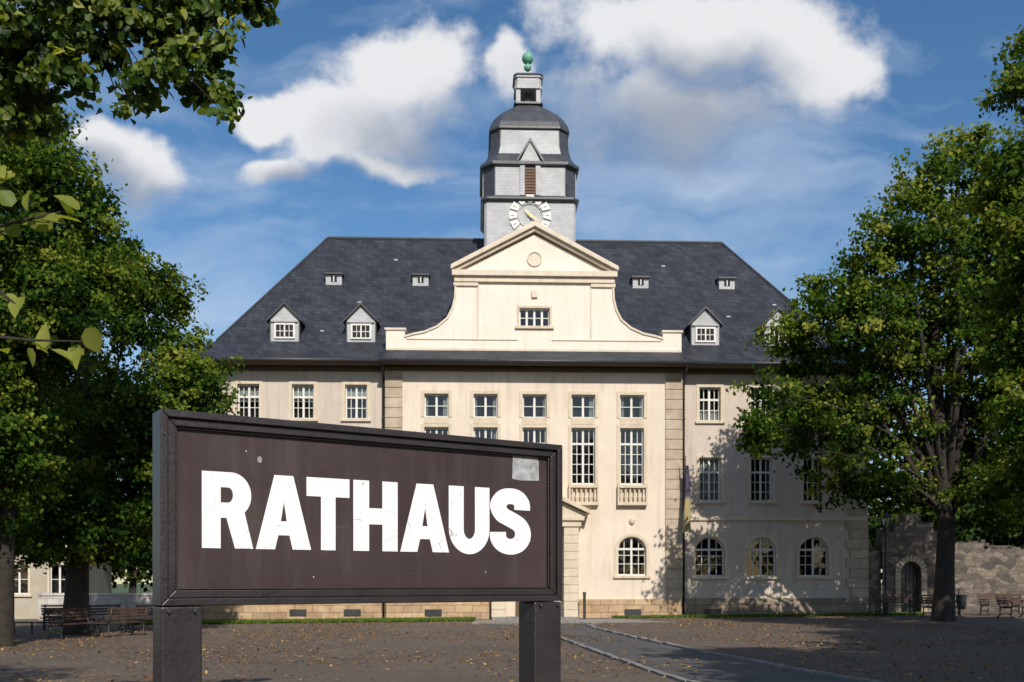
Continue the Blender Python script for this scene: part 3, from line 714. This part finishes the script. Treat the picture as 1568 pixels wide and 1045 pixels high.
M_stick=surf('sticker_paper',(.22,.22,.22),(.45,.45,.45),30,.7,.2)
mb=MB();a,b=sp_(789),sp_(830);z0=1.6+(892-737)/F*5;z1=1.6+(892-700)/F*5
mb.extr([(a,z0+.005),(a+.05,z0),(b,z0+.004),(b-.002,z1-.02),(b-.015,z1),(a+.07,z1+.003),(a+.004,z1)],.0275,.0295)
for px,py,r in((401,703,.012),(572,664,.008),(560,740,.006),(700,690,.006),(430,805,.004),(484,884,.004),(748,876,.004),(640,660,.004),(380,690,.004)):
    s=sp_(px);z=EYE+(HY-py)/F*(sy0+s*math.sin(SA));mb.extr([(s+r*math.cos(t)*random.uniform(.6,1),z+r*1.2*math.sin(t)) for t in [k*math.pi/4 for k in range(8)]],.0275,.0292)
mb.obj('stickers',M_stick,sg_)

# ------------------------------------------------------------------ TREES
def mk(name,tp,Y,L,n,size,**k):
    bx=(tp-CX)/F*Y
    lobes=[lob(px,py,r,Y,random.uniform(-.28,.28)*r*Y/F*3) for px,py,r in L]
    return tree(name,bx,Y,lobes,n,size,**k)
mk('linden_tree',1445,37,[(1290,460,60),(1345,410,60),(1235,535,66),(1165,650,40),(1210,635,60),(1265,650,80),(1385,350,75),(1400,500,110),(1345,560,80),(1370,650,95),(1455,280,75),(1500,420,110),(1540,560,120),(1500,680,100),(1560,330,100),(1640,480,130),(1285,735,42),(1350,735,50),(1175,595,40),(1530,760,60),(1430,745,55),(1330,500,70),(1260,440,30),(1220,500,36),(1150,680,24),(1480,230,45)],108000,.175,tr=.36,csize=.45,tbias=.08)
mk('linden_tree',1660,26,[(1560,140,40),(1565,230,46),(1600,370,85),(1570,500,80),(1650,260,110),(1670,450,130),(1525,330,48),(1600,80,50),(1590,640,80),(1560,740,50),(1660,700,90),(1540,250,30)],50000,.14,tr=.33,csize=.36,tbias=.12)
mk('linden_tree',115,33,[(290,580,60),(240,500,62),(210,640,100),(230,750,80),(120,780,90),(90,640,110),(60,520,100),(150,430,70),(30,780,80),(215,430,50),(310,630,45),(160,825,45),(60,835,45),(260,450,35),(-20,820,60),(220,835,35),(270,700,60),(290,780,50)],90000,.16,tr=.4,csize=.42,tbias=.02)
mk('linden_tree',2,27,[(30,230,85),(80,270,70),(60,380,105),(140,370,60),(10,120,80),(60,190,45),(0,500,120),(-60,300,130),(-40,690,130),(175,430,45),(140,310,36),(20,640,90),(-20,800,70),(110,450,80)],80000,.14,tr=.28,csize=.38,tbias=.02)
# near tree on left with overhanging boughs
ne=tree('linden_tree',-7.6,5.2,[(-6.2,6,8.8,1.5),(-7.2,4.5,7.5,2.6),(-8,8,7,2.2),(-8.4,3,6.5,2.2)],9000,.12,tr=.3,csize=.3,detailed=True,per=22)
bough=[(40,40,75),(110,10,60),(180,20,50),(20,110,60),(240,50,45),(160,80,42),(275,95,42),(225,115,36),(325,85,34),(300,140,26),(350,150,20),(310,20,40),(385,8,36),(250,5,40),(215,150,22),(355,55,20),(90,70,50),(50,150,36),(130,130,26),(-60,60,90),(-30,170,50),(345,175,9),(190,175,12),(70,190,16),(20,200,30),(90,110,40)]
mb=MB();lb=[]
for px,py,r in bough:
    x,y,z,rr=lob(px,py,r,8,random.uniform(-.3,.5));lb.append((x+7.6,y-5.2,z-gz(-7.6),rr))
o0=Vector((0.2,0,4.5))
hub=[Vector((3.2,2.6,6.3)),Vector((4.0,2.8,6.6))]
mb.tube([o0,Vector((1.6,1.2,6.0)),hub[0],hub[1]],[.10,.07,.04,.018],8)
for l in lb:
    e=Vector(l[:3]);h=hub[0] if e.x<3.9 else hub[1]
    if (e-h).length<1e-3: continue
    mb.tube([h,h.lerp(e,.5)+Vector((0,0,.08)),e],[.014,.009,.003],5)
mb.obj('overhanging_boughs',M_bark,ne,smooth=True)
crown('overhanging_leaves',lb,8600,.078,M_leafn,ne,.10,12,.06,True,.6,2.0,(.1,-.9,.35))
# close twigs at left edge
mb=MB();C=[];
for pts,nn_ in (([(-2.9,3.4,2.55),(-1.75,3.0,2.36),(-1.45,3.0,2.33),(-1.27,3.0,2.325)],6),([(-2.9,3.6,3.0),(-1.75,3.2,2.72),(-1.5,3.2,2.78),(-1.4,3.2,2.8)],5),([(-2.9,3.6,2.9),(-1.8,3.3,2.65),(-1.62,3.3,2.5)],5),([(-2.9,3.6,3.2),(-1.85,3.1,3.05),(-1.62,3.1,2.92),(-1.56,3.1,2.8)],6)):
    mb.tube([Vector(p)-Vector((-7.6,5.2,gz(-7.6))) for p in [(-6.5,4.8,4.2)]+pts],[.03,.014,.006,.004,.002][:len(pts)+1],6)
    P=[Vector(p) for p in pts]
    for k in range(len(P)-1):
        for t in np.linspace(0,1,nn_): 
            q=P[k].lerp(P[k+1],t);C.append((q.x+7.6+random.gauss(0,.02),q.y-5.2+random.gauss(0,.02),q.z-gz(-7.6)-.015+random.gauss(0,.018)))
mb.obj('low_twigs',M_bark,ne)
C=np.array(C);L=.05+.04*rng.random(len(C));leaves_mesh('low_leaves',C,L,L*.7,.55+.4*rng.random(len(C)),M_leafn,ne,normals=np.tile(np.array([.2,-.7,.6]),(len(C),1)),detailed=True)
# trees standing behind/right of the viewer, shading the square
tree('linden_tree',14.5,12,[(14.5,12,9,3),(12,11,8,2.4),(17,13,8.5,2.8),(14,15,8,2.2),(14,9,8,2.5),(14.5,12,12,2.2),(11.5,8,7.5,2.5)],18000,.36,tr=.35,csize=.6,mat=M_leafd)
tree('linden_tree',9.6,4.5,[(9.5,4.5,9,2.8),(8,3,8.2,2.2),(11.5,6,8.5,2.4),(9.5,5,11.5,2.2),(7.6,5.2,7.6,1.6)],13000,.36,tr=.35,csize=.6,mat=M_leafd)
tree('linden_tree',17.5,17,[(18,17,9,3),(16.5,15,8,2.2),(20,19,8.5,2.8),(18,17,12,2.2)],13000,.36,tr=.35,csize=.6,mat=M_leafd)
tree('linden_tree',-6,-3,[(-8,1.5,8.5,2.4),(-9.5,-1,8.5,2.4),(-6.5,-3,9.0,2.2),(-10,4,8,2.2)],9000,.36,tr=.3,csize=.6,mat=M_leafd)
tree('linden_tree',20,24,[(20,24,9,3),(20,21,8,2.6),(20.5,24,12,2.4)],10000,.33,tr=.33,csize=.6,mat=M_leafd)
# distant mass of trees
ds=[]
for px,py,r in [(x,random.uniform(800,850),random.uniform(45,70)) for x in range(-160,340,45)]: ds.append(lob(px,py,r,62,random.uniform(-4,4)))
for px,py,r in [(x,random.uniform(745,830),random.uniform(50,75)) for x in range(1340,1800,32)]: ds.append(lob(px,py,r,66,random.uniform(-4,4)))
for px,py,r in [(x,860,35) for x in list(range(-160,340,40))+list(range(1340,1800,40))]: ds.append(lob(px,py,r,66,0))
de=empty('distant_trees',(0,64,0))
crown('foliage',[(x,y-64,z,r) for x,y,z,r in ds],55000,.38,M_leafd,de,.8,50)
mb=MB()
for x,y,z,r in ds[::2]: mb.tube([(x,y-64,-.4),(x+.2,y-64,z*.5),(x,y-64,z)],[.25,.2,.06],7)
mb.obj('trunks',M_bark,de)
# unseen tree row added behind the viewer so windows mirror it, not bright sky
db=empty('distant_trees',(0,-45,0));lb=[]
for x in range(-60,64,6):
    for z in (2.5,6.5,10.5): lb.append((x+random.uniform(-2,2),random.uniform(-3,3),z+random.uniform(-1,1.5),random.uniform(3,4.2)))
crown('foliage',lb,16000,.95,M_leafd,db,1.2,30)
mb=MB()
for x,y,z,r in lb[::3]: mb.tube([(x,y,-.5),(x+.2,y,3),(x,y,9)],[.4,.3,.1],7)
mb.obj('trunks',M_bark,db)

# grass strip along facade
def strip(n,x0,x1,y0,y1,h):
    X=rng.uniform(x0,x1,n);Yy=rng.uniform(y0,y1,n)
    yb=Yy+(X-OX)*math.sin(TH)
    return np.stack([X,yb,.01*X+h*.4],1)
C=np.concatenate([strip(24000,-16,-1.6,41.4,43.6,.12),strip(12000,4.4,18,42.6,43.75,.08)])
a=rng.random(len(C));leaves_mesh('grass',C,.13+.12*a,.045,a,M_grass,normals=rng.normal(size=(len(C),3))*np.array([1,1,.1]))

# ------------------------------------------------------------------ background structures
gw_=empty('stone_wall',(16.45,47.5,0),math.radians(4))
mb=MB();g0=(2.0,3.0,-.5,2.6,True)
wall(mb,1.1,4.0,-.5,4.0,-.35,[g0],.7)
mb.box(-.4,1.1,-.2,.35,-.5,3.1);mb.box(4.0,6.2,-.2,.35,-.5,3.5);mb.box(6.2,30,-.15,.35,-.5,3.2)
mb.box(1.7,3.6,-.34,.35,4.0,4.45);mb.box(2.2,3.0,-.33,.35,4.45,4.9)
mb.box(1.1,1.104,-.35,.35,3.1,4);mb.box(3.996,4.0,-.35,.35,3.5,4)
for k in range(130): 
    x=random.uniform(-.4,29);z=3.1 if x<1.1 else(4.0 if x<4 else 3.45 if x<6.2 else 3.2)
    mb.box(x,x+random.uniform(.15,.5),-.1,.3,z-.1,z+random.uniform(.03,.22))
mb.obj('masonry',M_rubble,gw_)
# arch voussoirs
mb=MB()
for k in range(11):
    a0=math.radians(k*180/11+1.2);a1=math.radians((k+1)*180/11-1.2)
    q=[(2.5+r*math.cos(t),2.1+r*math.sin(t)) for r,t in((.5,a0),(.78,a0),(.78,a1),(.5,a1))]
    mb.extr(q,-.40,-.30)
for k in range(5):
    for x0,x1 in((1.72,2.0),(3.0,3.28)): mb.box(x0,x1,-.40,-.30,k*.42+.0,k*.42+.40)
mb.obj('arch_stones',M_block,gw_,bevel=.01)
mb=MB();mb.box(2.0,3.0,.05,.12,-.3,2.6)
for k in range(5): mb.box(2.05+k*.19,2.21+k*.19,.02,.05,-.2,2.5)
mb.obj('gate_door',M_dark,gw_)
lw=empty('low_stone_wall',(-20,48.5,0));mb=MB();mb.box(-3,6,-.2,.2,-.5,.95);mb.box(-3.05,6.05,-.26,.26,.95,1.08);mb.obj('masonry',M_pale,lw,bevel=.02)
hs=empty('side_street_house',(-25,50,0),math.radians(12))
M_hw=surf('house_render',(.36,.31,.23),(.46,.41,.32),1,.9,.2)
mb=MB();ops=[]
for u in (-5.5,-3.6,-1.7,.2,2.1):
    for z in(1.0,4.1): ops.append((u-.45,u+.45,z,z+1.5))
wall(mb,-8,3.2,-.5,6.6,0,ops,.2);mb.poly([(3.2,0,-.5),(3.2,8,-.5),(3.2,8,6.6),(3.2,0,6.6)]);mb.poly([(-8,0,-.5),(-8,0,6.6),(-8,8,6.6),(-8,8,-.5)]);mb.poly([(-8,8,-.5),(-8,8,6.6),(3.2,8,6.6),(3.2,8,-.5)])
mb.obj('walls',M_hw,hs)
F_=MB();G=MB();CU=MB();RM=MB();TR=MB();SILL=MB()
for o in ops: win(*o,0,2,(.5,),0,trim=.1)
F_.obj('window_frames',M_frame,hs);G.obj('window_glass',M_glass,hs);CU.obj('curtains',M_curtain,hs);RM.obj('room_backs',M_room,hs);TR.obj('window_surrounds',M_trim,hs);SILL.obj('sills',M_trim,hs)
mb=MB();mb.loft([[(-8.4,-.4,6.6),(3.6,-.4,6.6),(3.6,8.4,6.6),(-8.4,8.4,6.6)],[(-8.4,3.9,10.5),(3.6,3.9,10.5),(3.6,4.1,10.5),(-8.4,4.1,10.5)]]);mb.obj('roof',surf('clay_tiles',(.12,.05,.03),(.2,.09,.06),3,.8,.4,brick=(.25,.2,.01,(.5,.5,.5),.3)),hs)
# benches
def bench(x,y,rz):
    e=empty('park_bench',(x,y,gz(x)),math.radians(rz))
    mb=MB()
    for k in range(5): mb.box(-.85,.85,-.22+k*.095,-.15+k*.095,.43,.46)
    for k in range(4): 
        z=.55+k*.1;yy=.27+k*.03;mb.box(-.85,.85,yy,yy+.03,z,z+.07)
    mb.obj('slats',M_wood,e,bevel=.006)
    mb=MB()
    for sx in(-.72,.72):
        mb.tube([(sx,-.3,0),(sx,-.2,.12),(sx,-.23,.3),(sx,-.2,.41),(sx,.2,.41),(sx,.28,.55),(sx,.4,.93)],.028,6)
        mb.tube([(sx,.38,0),(sx,.25,.14),(sx,.24,.41)],.028,6);mb.tube([(sx,-.22,.41),(sx,-.27,.6),(sx,-.18,.68),(sx,.3,.66)],.024,6)
        mb.tube([(sx,-.2,.15),(sx,0,.22),(sx,.25,.14)],.018,6)
        mb.tube([(sx,-.12,.44)]+[(sx,.02+.1*math.cos(t),.55+.08*math.sin(t)) for t in [k*math.pi/4 for k in range(-4,5)]],.014,5)
    mb.obj('iron_sides',M_iron,e,smooth=True)
bench(-13.6,31,65);bench(-12.5,31.8,245);bench(-14.6,36,60);bench(-12.6,35.5,80);bench(-16.6,37,20)
bench(17.5,40.5,20);bench(19.8,39,30);bench(20.6,42,10);bench(16.3,42.3,0)
def bin_(x,y):
    e=empty('litter_bin',(x,y,gz(x)));mb=MB()
    mb.loft([[(r*math.cos(t),r*math.sin(t),z) for t in [k*math.pi/8 for k in range(16)]] for r,z in((.17,.3),(.21,.85),(.24,.86),(.24,.9),(.19,.9),(.17,.45))]);mb.tube([(0,.24,-.1),(0,.24,1.15)],.03,8);mb.obj('bin',M_iron,e)
bin_(-13.2,33.8);bin_(18.6,41.2)
e=empty('low_rail_fence',(-17.0,34,gz(-17)));mb=MB()
for k in range(9): mb.tube([(-3+k*.6,0,-.1),(-3+k*.6,0,.42)],.035,6)
mb.tube([(-3,0,.4),(1.8,0,.4)],.03,6);mb.obj('rail',M_iron,e)
def lamp(x,y,h=3.6):
    e=empty('street_lamp',(x,y,gz(x)));mb=MB()
    mb.tube([(0,0,-.1),(0,0,.6),(0,0,.65),(0,0,h)],[.12,.11,.07,.05],10);mb.tube([(0,0,h),(0,0,h+.1)],.12,8);mb.tube([(0,0,h+.52),(0,0,h+.62),(0,0,h+.76)],[.27,.15,.03],8)
    for k in range(4):
        a=k*math.pi/2+.78;mb.tube([(.12*math.cos(a),.12*math.sin(a),h+.1),(.22*math.cos(a),.22*math.sin(a),h+.52)],.018,5)
    mb.obj('post',M_iron,e)
    mb=MB();mb.tube([(0,0,h+.11),(0,0,h+.51)],[.1,.19],4);mb.obj('lantern_glass',M_glass,e)
lamp(16.15,43.0,3.7)

# ------------------------------------------------------------------ WORLD
EL=36.;AZ=14.
sd=Vector((math.sin(math.radians(AZ))*math.cos(math.radians(EL)),-math.cos(math.radians(AZ))*math.cos(math.radians(EL)),math.sin(math.radians(EL))))
w=bpy.data.worlds.new('World');scene.world=w;w.use_nodes=True;w.name='sky';N=NT(w.node_tree)
try:
    w.cycles.sampling_method='MANUAL';w.cycles.sample_map_resolution=256
except Exception: pass
bg=w.node_tree.nodes['Background'];bg.inputs['Strength'].default_value=.1
sky=N.n('ShaderNodeTexSky',sky_type='NISHITA');sky.sun_disc=False;sky.sun_elevation=math.radians(EL);sky.sun_rotation=math.atan2(sd.x,sd.y)
sky.air_density=1.0;sky.dust_density=.5;sky.ozone_density=1.6
tcn=N.n('ShaderNodeTexCoord').outputs['Generated']
sp=N.n('ShaderNodeSeparateXYZ');N.l(tcn,sp.inputs[0])
yy=N.m('MAXIMUM',N.m('ABSOLUTE',sp.outputs[1]),.12)
cb=N.n('ShaderNodeCombineXYZ');N.l(N.m('DIVIDE',sp.outputs[0],yy),cb.inputs[0]);N.l(N.m('DIVIDE',sp.outputs[2],yy),cb.inputs[1]);N.l(N.m('MULTIPLY',N.m('LESS_THAN',sp.outputs[1],0),3.7),cb.inputs[2])
P=cb.outputs[0]
def el_(px,py,rx,ry): return ((px-CX)/F,(HY-py)/F,rx/F,ry/F)
BL=[el_(*q) for q in [(625,100,105,85),(550,185,130,75),(420,165,62,38),(425,245,75,26),(600,240,90,30),
    (1060,45,250,95),(1230,85,105,95),(1030,165,200,85),(790,115,32,40),(190,250,95,60)]]
wn=N.n('ShaderNodeTexNoise');wn.inputs['Scale'].default_value=7;wn.inputs['Detail'].default_value=4;N.l(P,wn.inputs['Vector'])
wv=N.vm('SCALE',N.vm('SUBTRACT',wn.outputs['Color'],(.5,.5,.5)));wv.node.inputs['Scale'].default_value=.11
Q=N.vm('ADD',P,wv)
def blobs(Q,L,sm=.3):
    acc=None
    for cx_,cy_,rx,ry in L:
        d=N.vm('MULTIPLY',N.vm('SUBTRACT',Q,(cx_,cy_,0)),(1/rx,1/ry,1));v=N.m('SUBTRACT',1,N.vm('LENGTH',d))
        acc=v if acc is None else N.m('SMOOTH_MAX',acc,v,sm)
    return acc
acc=blobs(Q,BL)
nA=N.noise(P,13,9,.62)
d0=N.m('ADD',acc,N.m('MULTIPLY',N.m('SUBTRACT',nA,.5),1.35))
# self-shadowed bellies
GB=[el_(*q) for q in [(1040,210,340,130),(1080,110,160,60),(660,200,160,70),(500,262,140,30),(190,285,130,50)]]
gacc=blobs(Q,GB,.2)
nB=N.noise(N.vm('ADD',P,(.01,.03,0)),7,5,.55)
sh=N.n('ShaderNodeMapRange',interpolation_type='SMOOTHSTEP');N.l(N.m('ADD',gacc,N.m('MULTIPLY',N.m('SUBTRACT',nB,.5),1.0)),sh.inputs[0]);sh.inputs[1].default_value=-.25;sh.inputs[2].default_value=.8
al=N.n('ShaderNodeMapRange',interpolation_type='SMOOTHSTEP');N.l(d0,al.inputs[0]);al.inputs[1].default_value=-.14
N.l(N.m('ADD',.36,N.m('MULTIPLY',sh.outputs[0],.55)),al.inputs[2])
alpha=N.m('MULTIPLY',al.outputs[0],.97)
ccol=N.mix(sh.outputs[0],(8.4,8.45,8.6),(3.5,3.95,4.8))
# cirrus veil
mp=N.n('ShaderNodeMapping');mp.inputs['Rotation'].default_value=(0,0,math.radians(32));mp.inputs['Scale'].default_value=(1.0,3.4,1);N.l(Q,mp.inputs[0])
ci=N.noise(mp.outputs[0],2.8,6,.55);ci=N.maprange(ci,.44,.76,0,.8)
skc=N.n('ShaderNodeHueSaturation');skc.inputs['Saturation'].default_value=1.25;skc.inputs['Value'].default_value=1.15;N.l(sky.outputs[0],skc.inputs['Color'])
c1=N.mix(ci,skc.outputs[0],(5.8,6.8,8.2))
c2=N.mix(alpha,c1,ccol)
N.l(c2,bg.inputs['Color'])
su=bpy.data.lights.new('sun','SUN');su.energy=4.6;su.angle=math.radians(.53);su.color=(1,.935,.85)
so=bpy.data.objects.new('sun',su);scene.collection.objects.link(so);so.rotation_euler=sd.to_track_quat('Z','Y').to_euler();so.location=(20,-30,40)
# ------------------------------------------------------------------ CAMERA
cam=bpy.data.cameras.new('camera');co=bpy.data.objects.new('camera',cam);scene.collection.objects.link(co);scene.camera=co
co.location=(0,0,EYE);co.rotation_euler=(math.pi/2,0,0)
cam.sensor_width=36;cam.lens=36*F/1568;cam.shift_y=(HY-522.5)/1568;cam.clip_start=.05;cam.clip_end=3000
cam.dof.use_dof=True;cam.dof.focus_distance=4.8;cam.dof.aperture_fstop=9
scene.view_settings.view_transform='Standard';scene.view_settings.look='None';scene.view_settings.exposure=0;scene.view_settings.gamma=1
